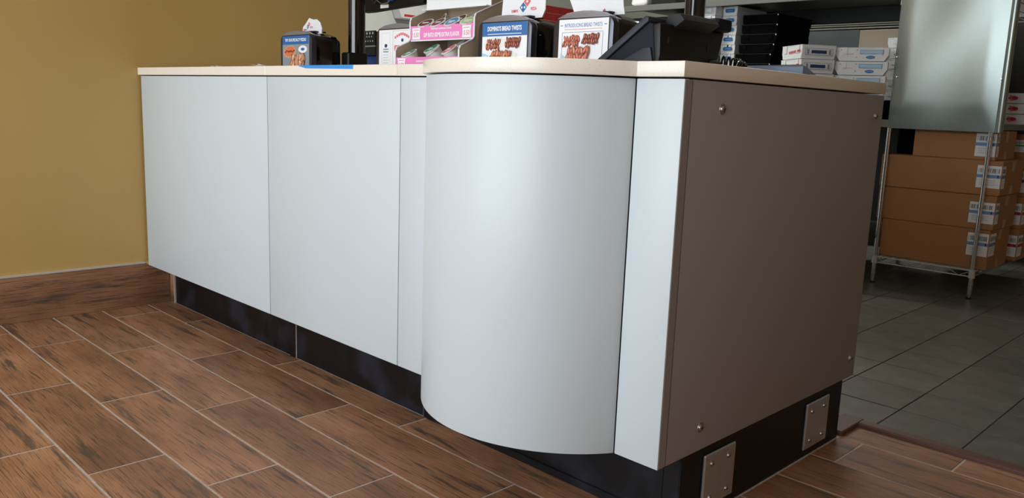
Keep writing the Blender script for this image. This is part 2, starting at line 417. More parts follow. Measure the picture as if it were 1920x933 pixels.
# ---- red tile band on the kitchen wall
tme = bpy.data.meshes.new('tile'); t = MB().box(-.004, .004, -.0735, .0735, -.0355, .0355, 'red_glaze', .002); t.bm.to_mesh(tme); tme.materials.append(MAT['red_glaze'])
build(MB().box(-5.5, -5.497, 3.95, 6.2, 1.60, 2.065, 'pale_grout'), 'tile_bed', wk)
for j in range(6):
    for i in range(14):
        yy = 4.03+i*.1555+(.078 if j % 2 else 0)
        if yy > 6.12: continue
        o = bpy.data.objects.new('tile', tme); C.objects.link(o); o.parent = wk
        o.location = Vector((-5.493, yy, 2.024-j*.0795))-wk.location
# wall panel joint strips
build(MB().box(-5.5, -5.496, -.2, 3.95, 1.795, 1.801, 'shelf_steel').box(-5.5, -5.496, 2.6, 2.606, 0, 3, 'shelf_steel'), 'joint_strip', wk)
# pipe on the back wall
pp = thing('wall_pipe', 'thin dark pipe with a pale bracket high on the far back wall', 'pipe', (-2.2, 6.15, 1.90))
build(MB().cyl((-2.42, 6.14, 1.902), (-.6, 6.14, 1.925), .012, .012, 'black_plastic', 8), 'pipe', pp)
build(MB().box(-2.50, -2.43, 6.10, 6.2, 1.85, 1.98, 'white_paint', .004), 'bracket', pp)
build(MB().box(-2.42, -.6, 6.16, 6.2, 1.93, 1.97, 'white_paint', .004).box(-2.42, -.6, 6.16, 6.2, 1.86, 1.885, 'white_paint', .004), 'rail', pp)
# ceiling lamps
for i, (x, y_) in enumerate(((-3.4, 2.6), (-1.9, 4.7))):
    cl = thing('ceiling_light', ['flat ceiling lamp above the kitchen table', 'flat ceiling lamp above the rear of the kitchen'][i], 'lamp', (x, y_, 2.94))
    build(MB().box(x-.64, x+.64, y_-.29, y_+.29, 2.965, 3.0, 'white_paint', .004), 'housing', cl)
    build(MB().box(x-.6, x+.6, y_-.25, y_+.25, 2.955, 2.965, 'lamp_diffuser'), 'diffuser', cl)

# ================================================================ COUNTER
ZT, ZU, ZP, ZB = 1.067, 1.0354, 1.0315, .1858
# worktop: three slabs
ct = thing('worktop', 'pale speckled stone worktop with a rounded bulge over the service counter', 'worktop', (-1.4, .5, ZU))
YB = 1.033
build(MB().box(-2.8235, -1.6985, -.0075, YB, ZU, ZT, 'quartz', .0016), 'slab', ct)
build(MB().box(-1.6975, -.9485, -.0075, YB, ZU, ZT, 'quartz', .0016), 'slab', ct)
CX, CY, R0 = -.452, .182, .377
Ro = R0+.0095
th = math.acos((CY+.0075)/Ro)
pl = [(-.9475, YB), (-.9475, -.0075), (CX-Ro*math.sin(th)-.012, -.0075)]
for i in range(41):
    a = -th+2*th*i/40; pl.append((CX+Ro*math.sin(a), CY-Ro*math.cos(a)))
pl += [(CX+Ro*math.sin(th)+.004, -.0075), (.0025, -.0075), (.0025, YB)]
s3 = MB().prism(pl, 'z', ZU, ZT, 'quartz', .0012)
build(s3, 'slab', ct, smooth=30)

def panel(name, x0, x1, par):
    return build(MB().box(x0, x1, 0, .018, ZB, ZP, 'grey_paint', .0012, 2), name, par, smooth=30)
def kick(x0, x1, par, name='toe_kick'):
    return build(MB().box(x0, x1, .105, .115, 0, .205, 'kick_black', .001), name, par)
c1 = thing('counter_cabinet', 'wide pale grey cabinet of the counter next to the yellow wall', 'cabinet', (-2.26, .5, 0))
build(MB().box(-2.8085, -1.6975, .0195, .99, .2055, ZP, 'dark_body').box(-2.768, -1.6975, .1155, .95, 0, .2055, 'dark_body'), 'body', c1)
panel('front_panel', -2.8085, -1.6995, c1); kick(-2.767, -1.737, c1)
build(MB().box(-1.7345, -1.6985, .100, .115, 0, .205, 'kick_black', .001), 'joint_cover', c1)
build(MB().box(-1.737, -1.7345, .104, .115, 0, .2, 'grout'), 'joint_bead', c1)
build(MB().box(-1.6985, -1.6965, .103, .115, 0, .2, 'grout'), 'joint_bead', c1)
c2 = thing('counter_cabinet', 'pale grey flat cabinet in the middle of the counter', 'cabinet', (-1.32, .5, 0))
build(MB().box(-1.6965, -.9415, .0195, .99, .2055, ZP, 'dark_body').box(-1.6965, -.9415, .1155, .95, 0, .2055, 'dark_body'), 'body', c2)
panel('front_panel', -1.6955, -.9425, c2); kick(-1.6955, -.9415, c2)
c3 = thing('counter_cabinet', 'end cabinet of the counter with curved grey front and dark taupe side', 'cabinet', (-.45, .5, 0))
bpoly = [(-.9405, .99), (-.9405, .0195), (-.775, .0195)]
for i in range(25):
    a = math.radians(-60+120*i/24); bpoly.append((CX+(R0-.016)*math.sin(a), CY-(R0-.016)*math.cos(a)))
bpoly += [(-.118, .032), (-.0195, .032), (-.0195, .99)]
build(MB().prism(bpoly, 'z', .2055, ZP, 'dark_body').box(-.9405, -.0155, .1165, .955, 0, .2055, 'dark_body'), 'body', c3)
panel('narrow_panel', -.9395, -.780, c3)
th2 = math.acos(CY/R0)
outer = [(CX+R0*math.sin(a), CY-R0*math.cos(a)) for a in [-th2+2*th2*i/48 for i in range(49)]]
inner = [(CX+(R0-.014)*math.sin(a), CY-(R0-.014)*math.cos(a)) for a in [th2-2*th2*i/48 for i in range(49)]]
build(MB().prism(outer+inner, 'z', ZB, ZP, 'grey_paint', .0012), 'curved_panel', c3, smooth=30)
build(MB().box(-.1195, 0, 0, .018, ZB, ZP, 'grey_paint', .0012, 2), 'corner_panel', c3, smooth=30)
build(MB().box(-.0175, .0005, .0022, .0285, ZB+.0005, ZP-.001, 'side_taupe', .001), 'edge_band', c3, label='taupe edge band beside the grey corner')
sp = build(MB().box(-.0185, 0, .0315, 1.033, ZB, ZP, 'side_taupe', .0014, 2), 'side_panel', c3, smooth=30, label='dark taupe side panel')
def screw(name, par, c, r, m='steel', nx=1):
    x, y_, z = c; mb = MB()
    mb.cyl((x, y_, z), (x+.0012, y_, z), r*1.45, r*1.4, m, 18)
    for k in range(4):
        a0, a1 = k*PI/8, (k+1)*PI/8
        mb.cyl((x+.0012+r*.55*math.sin(a0), y_, z), (x+.0012+r*.55*math.sin(a1), y_, z), r*math.cos(a0), max(r*math.cos(a1), .0003), m, 18, caps=(k == 3))
    t = x+.0012+r*.55
    mb.box(t-.0004, t+.0004, y_-r*.5, y_+r*.5, z-r*.09, z+r*.09, 'dark_body').box(t-.0004, t+.0004, y_-r*.09, y_+r*.09, z-r*.5, z+r*.5, 'dark_body')
    return build(mb, name, par, smooth=50)
for y_, z in ((.153, .974), (.985, .972), (.996, .247), (.166, .243)): screw('screw', sp, (0, y_, z), .0085)
kick(-.9245, -.052, c3)
build(MB().box(-.9405, -.9385, .104, .1165, 0, .205, 'grout').box(-.9385, -.9265, .102, .1165, 0, .205, 'kick_black', .001).box(-.9265, -.9245, .104, .1165, 0, .205, 'grout'), 'joint_cover', c3)
build(MB().box(-.9245, -.052, .099, .105, .0, .022, 'kick_black', .0015), 'base_strip', c3)
build(MB().box(-.051, -.0065, .1035, .116, 0, .205, 'kick_black', .001), 'corner_trim', c3)
build(MB().box(-.0125, -.004, .1045, .968, 0, .1855, 'black_plastic', .001), 'side_toe_kick', c3)
for k, y0 in enumerate((.195, .728)):
    pz = build(MB().box(-.004, .0035, y0, y0+.142, .024, .163, 'plate_steel', .003), 'steel_plate', c3, label='brushed steel plate with four screws')
    for yy, zz in ((.032, .025), (.108, .025), (.032, .112), (.108, .112)): screw('screw', pz, (.0035, y0+yy, .024+zz), .0052)
# painter's tape over the front edge of the worktop
tp = MB().poly([(-1.475, -.0079, 1.0645), (-1.43, -.0079, 1.0575), (-1.165, -.0079, 1.0545), (-1.165, -.0079, 1.0673), (-1.47, -.0079, 1.0673)], 'blue_tape')
tp.poly([(-1.47, -.0079, 1.0673), (-1.165, -.0079, 1.0673), (-1.165, .03, 1.0675), (-1.45, .03, 1.0675)], 'blue_tape')
tag(build(tp, 'blue_tape'), 'strip of blue tape folded over the front edge of the worktop', 'tape')
# scraps of paper
for k, (x, lab, hgt) in enumerate(((-2.15, 'small curled scrap of paper on the worktop nearest the yellow wall', .008), (-1.83, 'crumpled scrap of pale paper on the worktop left of the napkin dispensers', .012))):
    mb = MB(); n_ = 8; prev = None
    rr = random.Random(k+4); bm = mb.bm; mb.mi('paper')
    vs = []
    for i in range(n_):
        z = 1.0674+hgt*abs(math.sin(i*1.3+k))*(.5+.5*rr.random())
        vs.append((bm.verts.new((x-.045+.09*i/(n_-1), .03+rr.uniform(-.004, .004), z)), bm.verts.new((x-.045+.09*i/(n_-1), .07, 1.0674+.3*(z-1.0674)))))
    for a, b_ in zip(vs, vs[1:]): bm.faces.new((a[0], b_[0], b_[1], a[1]))
    tag(build(mb, 'paper_scrap'), lab, 'paper')

# ================================================================ ON THE WORKTOP
def arch(x0, x1, zt, inset=0):
    # outline of the dispenser seen from the front
    w_ = x1-x0; pts = [(x0+inset, ZT+.001)]
    sh = zt-.034
    pts.append((x0+inset, sh-.006))
    for a in (15, 35, 55, 75): pts.append((x0+inset+.030*(1-math.cos(math.radians(a))), sh-.006+.026*math.sin(math.radians(a))-inset*.5))
    for f in (.22, .36, .5, .64, .78): pts.append((x0+w_*f, zt-inset-.013*((f-.5)/.5)**2*1.3))
    for a in (75, 55, 35, 15): pts.append((x1-inset-.030*(1-math.cos(math.radians(a))), sh-.006+.026*math.sin(math.radians(a))-inset*.5))
    pts.append((x1-inset, sh-.006)); pts.append((x1-inset, ZT+.001))
    return pts
def food(cx, cy, s, n, mats, rnd):     # printed picture of baked pieces: a heap of small curls
    rr = random.Random(rnd); out = []; c = max(6, n//4)
    for row in (1, 0):
        for i in range(c):
            x = cx+(-1+2*(i+.5*row)/c)*s*.95; y = cy+(row-.5)*s*.42+rr.uniform(-.07, .07)*s; a = rr.uniform(.9, 2.0)
            out.append(('ell', x, y, s*.32, s*.13, a, mats[-1] if i % 3 else 'ink_dark_brown'))
            out.append(('ell', x, y, s*.25, s*.075, a, mats[(i+row) % len(mats)]))
            out.append(('ell', x-s*.02, y+s*.03, s*.12, s*.03, a, 'ink_tan'))
    return out
def dispenser(x0, x1, y0, zt, label, items):
    d = thing('napkin_dispenser', label, 'dispenser', ((x0+x1)/2, y0+.07, ZT), group='napkin dispensers on the counter')
    build(MB().prism(arch(x0, x1, zt), 'y', y0, y0+.026, 'dark_reflection_chrome', .003), 'face_plate', d, smooth=40)
    cap = [p for p in arch(x0-.0008, x1+.0008, zt+.0008) if p[1] > zt-.024]
    build(MB().prism(cap, 'y', y0-.001, y0+.030, 'light_reflection_chrome', .002), 'light_top_band', d, smooth=40)  # added band carrying the lighter reflection of the chrome arch
    mb = MB()
    mb.prism(arch(x0+.001, x1-.001, zt-.001, .002), 'y', y0+.027, y0+.135, 'black_gloss', .004)
    mb.prism(arch(x0+.006, x1-.006, zt-.012, .002), 'y', y0+.134, y0+.152, 'black_gloss', .006)
    build(mb, 'body', d, smooth=40)
    build(MB().box(x0+.05, x1-.05, y0+.045, y0+.105, zt-.004, zt+.0015, 'dark_body', .001), 'napkin_slot', d)
    mb = MB(); mb.box(x0+.024, x1-.014, y0-.0035, y0-.0014, ZT+.008, zt-.022, 'paper')
    art(mb, (x0+.024, y0-.0035, ZT+.008), (1, 0, 0), (0, 0, 1), items(x1-x0-.038, zt-.022-ZT-.008)); build(mb, 'card', d)
    return d
def card_pizza(w, h):
    return [('rect', 0, h-.036, w, h, 'ink_blue'), ('text', 'TRY OUR SPECIALTY PIZZAS', w/2, h-.017, w*.8, .013, 'paper', .03),
            ('rect', 0, 0, w, h-.036, 'ink_grey'), ('ell', w*.28, h*.56, .052, .026, .1, 'ink_tan'), ('ell', w*.28, h*.57, .044, .021, .1, 'ink_orange')] + \
        [('ell', w*.28+.012*i, h*.57+.008*math.sin(i*3), .006, .004, 0, 'ink_dark_brown') for i in (-3, -2, -1, 0, 1, 2, 3)] + \
        [('ell', w*.78, h*.62, .036, .016, 0, 'paper'), ('ell', w*.78, h*.62, .016, .006, 0, 'ink_blue')] + food(w*.60, h*.30, .060, 40, ['ink_tan', 'ink_orange', 'paper', 'ink_brown', 'ink_tan'], 3)
def card_twist(w, h):
    return [('rect', 0, h-.040, w, h, 'ink_blue'), ('text', "DOMINO'S BREAD TWISTS", w/2, h-.017, w*.76, .015, 'paper', .035), ('rect', w*.12, h-.0345, w*.88, h-.0325, 'paper'),
            ('poly', [(0, h-.045), (0, h*.35), (w*.14, h*.3), (w*.2, h*.1), (w*.2, 0), (0, 0)], 'ink_pale_blue'),
            ('ell', w*.3, h*.56, .052, .018, .1, 'cup_white'), ('ell', w*.5, h*.24, .060, .018, .1, 'cup_white')] + \
        food(w*.27, h*.53, .032, 28, ['ink_brown', 'ink_orange', 'ink_dark_brown'], 5) + food(w*.72, h*.56, .032, 28, ['ink_dark_brown', 'ink_brown', 'ink_dark_brown'], 6) + food(w*.46, h*.25, .044, 32, ['ink_tan', 'ink_orange', 'ink_brown'], 7)
def card_intro(w, h):
    return [('text', 'INTRODUCING BREAD TWISTS', w/2, h-.0165, w*.76, .0105, 'ink_blue', .0), ('rect', w*.03, h-.0175, w*.08, h-.0155, 'ink_blue'), ('rect', w*.92, h-.0175, w*.97, h-.0155, 'ink_blue'), ('rect', w*.12, h-.0282, w*.88, h-.0270, 'ink_soft_red'),
            ('frame', w*.07, -.0, w*.90, h*.74, .0012, 'ink_grey'), ('poly', [(w*.055, h*.3), (w*.17, h*.22), (w*.2, 0), (w*.055, 0)], 'ink_pale_blue')] + \
        food(w*.28, h*.56, .031, 28, ['ink_brown', 'ink_soft_red', 'ink_brown'], 8) + food(w*.68, h*.59, .030, 28, ['ink_dark_brown', 'ink_brown', 'ink_dark_brown'], 9) + food(w*.44, h*.28, .042, 32, ['ink_tan', 'ink_soft_red', 'ink_brown'], 10)
def card_free(w, h):
    return [('frame', w*.08, h*.02, w*.34, h*.93, .001, 'ink_pale_blue'), ('ell', w*.21, h*.62, .009, .007, 0, 'ink_navy'), ('rect', w*.13, h*.52, w*.29, h*.55, 'ink_grey'), ('rect', w*.13, h*.46, w*.29, h*.49, 'ink_grey')] + \
        rows(w*.11, w*.31, h*.40, 4, .010, 'ink_grey') + \
        [('frame', w*.42, h*.02, w*.97, h*.97, .0008, 'ink_soft_red')] + [('rect', w*(.475+.055*i), h*(.86-.012*abs(i-3.5)**1.5), w*(.515+.055*i), h*(.92-.012*abs(i-3.5)**1.5), 'ink_soft_red') for i in range(8)] + [('ell', w*.70, h*.74, .007, .006, 0, 'ink_navy'), ('text', 'FREE', w*.70, h*.55, w*.46, .022, 'ink_soft_red', .02)] + rows(w*.48, w*.92, h*.42, 4, .014, 'ink_grey', .002)
dispenser(-2.452, -2.197, .48, 1.248, 'chrome and black napkin dispenser with a pizza picture card, leftmost of the four', card_pizza)
dispenser(-1.757, -1.508, .50, 1.252, 'chrome napkin dispenser with white printed card, half hidden behind the sauce rack', card_free)
dispenser(-1.017, -.784, .36, 1.234, 'chrome napkin dispenser with a blue-headed bread twists card, right of the sauce rack', card_twist)
dispenser(-.695, -.477, .36, 1.231, 'chrome napkin dispenser with white bread twists card, beside the payment terminal', card_intro)
# napkins standing up out of them
def napkin(outline, y0, label, logo=None, fold=.012, lean=0.):
    mb = MB(); bm = mb.bm; mb.mi('paper'); rr = random.Random(len(outline)*7)
    for L_ in range(3):
        dy = L_*.004; s = 1-.03*L_
        cx = sum(p[0] for p in outline)/len(outline); z0 = min(p[1] for p in outline)
        vs = [(cx+(p[0]-cx)*s, y0+dy+lean*(p[1]-z0)+fold*.35*math.sin(i*2.1+L_)*0, z0+(p[1]-z0)*s) for i, p in enumerate(outline)]
        a = [bm.verts.new(v) for v in vs]; b2 = [bm.verts.new((v[0], v[1]+.0012, v[2])) for v in vs]
        bm.faces.new(a); bm.faces.new(b2[::-1]); n_ = len(a)
        for i in range(n_): bm.faces.new((a[i], b2[i], b2[(i+1) % n_], a[(i+1) % n_]))
    bmesh.ops.recalc_face_normals(bm, faces=bm.faces)
    if logo:
        V = Vector((0, lean, 1)); art(mb, (0, y0-lean*z0-.0001, 0), (1, 0, 0), V, logo) if not lean else art(mb, (0, y0-.0004-lean*z0, 0), (1, 0, 0), (0, 0, 1), logo)
    return tag(build(mb, 'paper_napkin'), label, 'napkin', 'paper napkins in the dispensers')
def emblem(x, z, s):   # two tilted squares, blue with two dots and red with one
    def sq(cx, cz, m):
        return ('poly', [(cx, cz-s), (cx+s, cz), (cx, cz+s), (cx-s, cz)], m)
    return [sq(x, z, 'ink_blue'), sq(x+s*1.08, z+s*1.08, 'ink_soft_red'), ('ell', x-s*.4, z, s*.24, s*.24, 0, 'paper'), ('ell', x+s*.4, z, s*.24, s*.24, 0, 'paper'), ('ell', x+s*1.08, z+s*1.08, s*.26, s*.26, 0, 'paper')]
napkin([(-2.385, 1.238), (-2.375, 1.272), (-2.352, 1.286), (-2.325, 1.308), (-2.29, 1.300), (-2.262, 1.300), (-2.235, 1.286), (-2.222, 1.262), (-2.225, 1.238)], .548,
       'short crumpled napkin poking from the leftmost dispenser', emblem(-2.335, 1.271, .010)+[('text', "DOMINO'S", -2.357, 1.259, .030, .008, 'ink_soft_red', .03), ('text', 'PIZZA', -2.305, 1.268, .022, .008, 'ink_soft_red', .03)])
napkin([(-0.981, 1.2244), (-0.9791, 1.2583), (-0.9706, 1.3328), (-0.9631, 1.3941), (-0.8028, 1.3846), (-0.7915, 1.3092), (-0.7925, 1.2527), (-0.8047, 1.23)], .425,
       'tall white napkin with blue and red emblem, right of the sauce rack', emblem(-0.8858, 1.263, .0155)+[('text', "DOMINO'S", -0.9216, 1.2536, .028, .009, 'ink_soft_red', .03), ('text', 'PIZZA', -0.8405, 1.2574, .024, .009, 'ink_soft_red', .03)])
napkin([(-0.6718, 1.2238), (-0.6812, 1.2466), (-0.7002, 1.2826), (-0.7049, 1.3773), (-0.5183, 1.3868), (-0.5021, 1.2826), (-0.4974, 1.2466), (-0.4917, 1.2238)], .425,
       'wide white napkin in the dispenser beside the payment terminal', [('poly', [(-0.5713, 1.2333), (-0.5637, 1.2437), (-0.5647, 1.2333)], 'ink_navy'), ('poly', [(-0.5647, 1.2333), (-0.5637, 1.2437), (-0.5552, 1.2333)], 'ink_soft_red')])

# ---- dipping sauce rack of card
RX0, RX1 = -1.392, -1.057
rk = thing('sauce_rack', 'stepped cardboard rack of dipping sauce cups with pink price strips', 'display rack', (-1.22, .45, ZT))
prof = [(.318, ZT+.0005), (.318, 1.134), (.324, 1.145), (.374, 1.168), (.381, 1.178), (.381, 1.238), (.387, 1.250), (.45, 1.277), (.515, 1.305), (.56, 1.36), (.56, ZT+.0005)]
def side(x):
    mb = MB(); mb.prism(prof, 'x', x, x+.0035, 'kraft')
    # white printed front edge
    for (y0, z0), (y1, z1) in zip(prof[:8], prof[1:9]):
        d = Vector((0, y1-y0, z1-z0)).normalized(); n_ = Vector((0, -d.z, d.y)) if True else None
        q = [Vector((x-.0012, y0, z0)), Vector((x-.0012, y1, z1))]
        a0, a1 = q[0]+n_*.002, q[1]+n_*.002
        mb.poly([a0, a1, a1+Vector((.0062, 0, 0)), a0+Vector((.0062, 0, 0))], 'white_card')
        b0, b1 = q[0]-n_*.0004, q[1]-n_*.0004
        mb.poly([a0+Vector((.0062, 0, 0)), a1+Vector((.0062, 0, 0)), b1+Vector((.0062, 0, 0)), b0+Vector((.0062, 0, 0))], 'white_card')
        mb.poly([a0, b0, b1, a1], 'white_card')
    return build(mb, 'side_panel', rk)
side(RX0); side(RX1-.0035)
build(MB().box(RX0+.004, RX1-.004, .550, .556, ZT+.001, 1.36, 'kraft'), 'back_panel', rk)
build(MB().box(RX0+.004, RX1-.004, .322, .55, 1.094, 1.097, 'kraft').box(RX0+.004, RX1-.004, .384, .55, 1.198, 1.201, 'kraft'), 'shelf', rk)
def strip(z0, z1, y0, low=False):
    mb = MB(); mb.box(RX0+.0042, RX1-.0042, y0, y0+.003, z0, z1, 'white_card'); W_ = RX1-RX0-.0084; H_ = z1-z0
    it = [('rect', .0, .004 if not low else 0, W_-.002, H_, 'ink_pink')]
    if not low: it += [('rect', .0, .004, W_-.002, .009, 'ink_pink')]
    zc = H_*.5
    it += [('text', 'PREMIUM DIPPING CUPS', W_*.5, H_-.012 if not low else H_-.014, .105, .0055, 'paper', .03)]
    it += [('text', 'DIP INTO SOME EXTRA FLAVOR', W_*.505, H_*.38 if not low else H_*.3, .185, .0150, 'paper', .035)]
    for cx in (W_*.095, W_*.895):
        it += [('poly', [(cx-.022, zc-.019), (cx+.022, zc-.019), (cx+.019, zc), (cx+.022, zc+.019), (cx-.022, zc+.019), (cx-.019, zc)], 'paper'),
               ('text', '0.50', cx, zc-.004, .028, .016, 'ink_soft_red', .01), ('rect', cx-.014, zc+.011, cx+.014, zc+.013, 'ink_soft_red')]
    art(mb, (RX0+.0042, y0, z0), (1, 0, 0), (0, 0, 1), it); return build(mb, 'price_strip', rk, label='pink price strip')
strip(1.170, 1.221, .381); strip(ZT+.001, 1.112, .319, True)
build(MB().box(RX0+.002, RX1-.002, .452, .4555, 1.280, 1.42, 'white_card').box(RX0+.002, RX1-.002, .430, .452, 1.279, 1.2815, 'white_card'), 'header_card', rk, label='white header card')
# cups
def cup(x, y, z, tilt, rz, mcol, label, r=.030):
    t = thing('sauce_cup', label, 'cup', (0, 0, 0), group='dipping sauce cups in the rack')
    build(MB().cyl((0, 0, 0), (0, 0, .030), r*.74, r*.93, 'cup_white', 22), 'cup_body', t, smooth=40)
    mb = MB().cyl((0, 0, .0302), (0, 0, .0330), r, r, 'cup_white', 24); mb.box(r*.75, r*1.25, -.006, .006, .0318, .0330, 'cup_white')
    lid = build(mb, 'foil_lid', t, smooth=40)
    mb = MB(); art(mb, (0, 0, .0331), (1, 0, 0), (0, 1, 0), [('ell', 0, 0, r*.84, r*.84, 0, mcol), ('rect', -r*.5, -r*.12, r*.5, r*.12, 'paper' if mcol != 'lid_white' else 'ink_grey'), ('rect', -r*.35, -r*.4, r*.35, -r*.25, 'ink_soft_red' if mcol == 'lid_maroon' else 'paper')])
    build(mb, 'lid_print', lid)
    t.location = (x, y, z); t.rotation_euler = (tilt+.16, 0, rz)
CUPS = [(-1.333, .418, 1.205, .38, .1, 'lid_maroon', 'dipping cup with dark red lid, front left of the upper tier'),
        (-1.262, .418, 1.205, .42, -.1, 'lid_maroon', 'dipping cup with dark red lid beside the blue one, front of upper tier'),
        (-1.192, .418, 1.205, .42, .0, 'lid_blue', 'dipping cup with bright blue lid, front of the upper tier'),
        (-1.116, .418, 1.204, .35, .2, 'lid_lime', 'dipping cup with lime green lid, right end of the upper tier'),
        (-1.300, .480, 1.228, .85, -.45, 'lid_maroon', 'steeply tilted dipping cup with dark red lid, behind the upper row'),
        (-1.228, .485, 1.222, .45, -.1, 'lid_maroon', 'dipping cup with dark red lid lying at the back of the upper tier'),
        (-1.150, .487, 1.224, .45, .1, 'lid_blue', 'dipping cup with blue lid at the back right of the upper tier'),
        (-1.340, .356, 1.100, .35, -.25, 'lid_green', 'dipping cup with green lid, front left of the lower tier'),
        (-1.285, .410, 1.118, .40, -.25, 'lid_green', 'dipping cup with green lid behind the first one, lower tier'),
        (-1.217, .368, 1.110, .55, -.5, 'lid_white', 'dipping cup with plain white lid in the middle of the lower tier'),
        (-1.130, .360, 1.110, .45, -.35, 'lid_red', 'dipping cup with red striped lid, right end of the lower tier'),
        (-1.175, .440, 1.132, .5, -.4, 'lid_white', 'dipping cup with pale lid at the back right of the lower tier')]
for a in CUPS: cup(*a)

# ---- payment terminal
ps = thing('payment_terminal', 'black payment terminal with slanted screen, seen from behind, near the counter corner', 'terminal', (-.4, .47, ZT))
def tri(poly, y0, y1, m, name, bev=.002, lab=None, taper=0):
    mb = MB().prism(poly, 'y', y0, y1, m, bev)
    if taper:
        for v in mb.bm.verts:
            if v.co.y > (y0+y1)/2: v.co.y -= taper*max(0, (1.19-v.co.z)/.12)
    return build(mb, name, ps, smooth=30, label=lab)
tri([(-.424, ZT+.001), (-.2555, 1.187), (-.246, 1.184), (-.246, 1.174), (-.396, ZT+.001)], .20, .505, 'slate_plastic', 'screen_frame', .002, 'slate grey screen frame')
tri([(-.392, ZT+.002), (-.246, 1.172), (-.235, 1.168), (-.222, ZT+.002)], .204, .50, 'daylit_black_plastic', 'housing', .003, taper=.05)
tri([(-.330, ZT+.001), (-.318, 1.083), (-.256, 1.112), (-.235, 1.114), (-.224, ZT+.001)], .198, .2035, 'slate_plastic', 'side_foot', .002)
tri([(-.242, 1.167), (-.215, 1.170), (-.211, ZT+.03), (-.217, ZT+.001), (-.232, ZT+.001)], .206, .50, 'black_plastic', 'rear_cover', .004, taper=.05)
build(MB().prism([(-.243, 1.176), (-.232, 1.196), (-.200, 1.196), (-.186, 1.180), (-.215, 1.161)], 'y', .262, .42, 'black_plastic', .0015), 'rear_bracket', ps)
build(MB().box(-.242, -.20, .438, .505, 1.170, 1.203, 'daylit_black_plastic', .008, 2), 'card_slot', ps, smooth=30)
for y_, z in ((.236, 1.124), (.412, 1.119)): build(MB().box(-.2135, -.2105, y_, y_+.006, z, z+.015, 'dark_body', .001), 'vent_slot', ps)
build(MB().box(-.225, -.200, .425, .462, ZT+.001, ZT+.030, 'slate_plastic', .003), 'rear_foot', ps)
# ---- coiled cord
pts = []
for i in range(14*12+1):
    a = 2*PI*i/12; s = i/(14*12)
    pts.append((-.405+.010*math.cos(a)+.13*s, .80+.05*math.sin(s*5)-.03, ZT+.036-.014*s+(.032-.014*s)*math.sin(a)))
mb = MB().tube(pts, .0032, 'black_gloss', 6)
tag(build(mb, 'coiled_cord', smooth=60), 'black coiled cord lying on the worktop behind the terminal', 'cord')
# ---- slanted blue-grey tray / key unit
kt = thing('keyboard', 'flat blue-grey keyboard lying near the back corner of the worktop', 'keyboard', (-.29, .96, ZT))
build(MB().prism([(.900, ZT+.0005), (.900, 1.108), (.908, 1.112), (1.028, 1.078), (1.028, ZT+.0005)], 'x', -.395, -.192, 'blue_grey_plastic', .002), 'case', kt, smooth=30)
build(MB().prism([(.915, 1.1105), (.915, 1.1145), (1.02, 1.0845), (1.02, 1.0805)], 'x', -.385, -.202, 'dark_body'), 'key_bed', kt)
# ---- the two black poles standing on the worktop
def pole(x, y, label, r=.0315):
    p = thing('pole', label, 'pole', (x, y, ZT))
    build(MB().cyl((x, y, ZT+.008), (x, y, 2.995), r, r, 'black_gloss', 32), 'tube', p, smooth=40)
    build(MB().cyl((x, y, ZT+.0005), (x, y, ZT+.008), .055, .052, 'black_gloss', 32), 'base_flange', p, smooth=40)
    return p
p1 = pole(-2.184, .70, 'shiny black pole rising from the worktop at the end of the yellow wall', .038)
pole(-.512, .80, 'shiny black pole standing behind the payment terminal')
build(MB().box(-2.20, -2.145, .63, .735, ZT+.0085, 1.165, 'black_plastic', .006), 'cable_box', p1)
# ---- dark monitor hung on the first pole
mo = thing('monitor', 'back of a black monitor with cables hanging beside the tall pole', 'monitor', (-2.33, 1.02, 1.39))
mp = [(-2.075, 1.405), (-2.075, 1.70), (-2.60, 1.70), (-2.60, 1.44)]
for a in (10, 35, 60, 85): mp.append((-2.555-.045*math.cos(math.radians(a)), 1.432-.045*math.sin(math.radians(a))))
mp += [(-2.50, 1.387)]
build(MB().prism(mp, 'y', .985, 1.03, 'black_plastic', .004), 'rear_shell', mo, smooth=30)
build(MB().box(-2.40, -2.335, .9835, .985, 1.398, 1.414, 'paper'), 'sticker', mo, label='pale sticker')
build(MB().tube([(-2.42, .975, 1.47), (-2.41, .97, 1.435), (-2.37, .968, 1.415), (-2.32, .968, 1.418), (-2.29, .97, 1.445), (-2.28, .975, 1.47)], .0035, 'shelf_steel', 8), 'cable', mo, smooth=60)
build(MB().box(-2.325, -2.285, .965, .985, 1.425, 1.46, 'blue_plastic', .004).tube([(-2.305, .97, 1.46), (-2.30, .965, 1.52), (-2.33, .975, 1.60)], .004, 'blue_plastic', 8), 'blue_plug', mo, label='blue cable plug')
build(MB().tube([(-2.47, .984, 1.53), (-2.45, .975, 1.44), (-2.43, .97, 1.42), (-2.40, .975, 1.45), (-2.40, .984, 1.5)], .007, 'rubber', 8), 'power_cable', mo, smooth=60)
build(MB().box(-2.19, -2.145, .731, .984, 1.55, 1.60, 'black_plastic', .004), 'arm', p1)

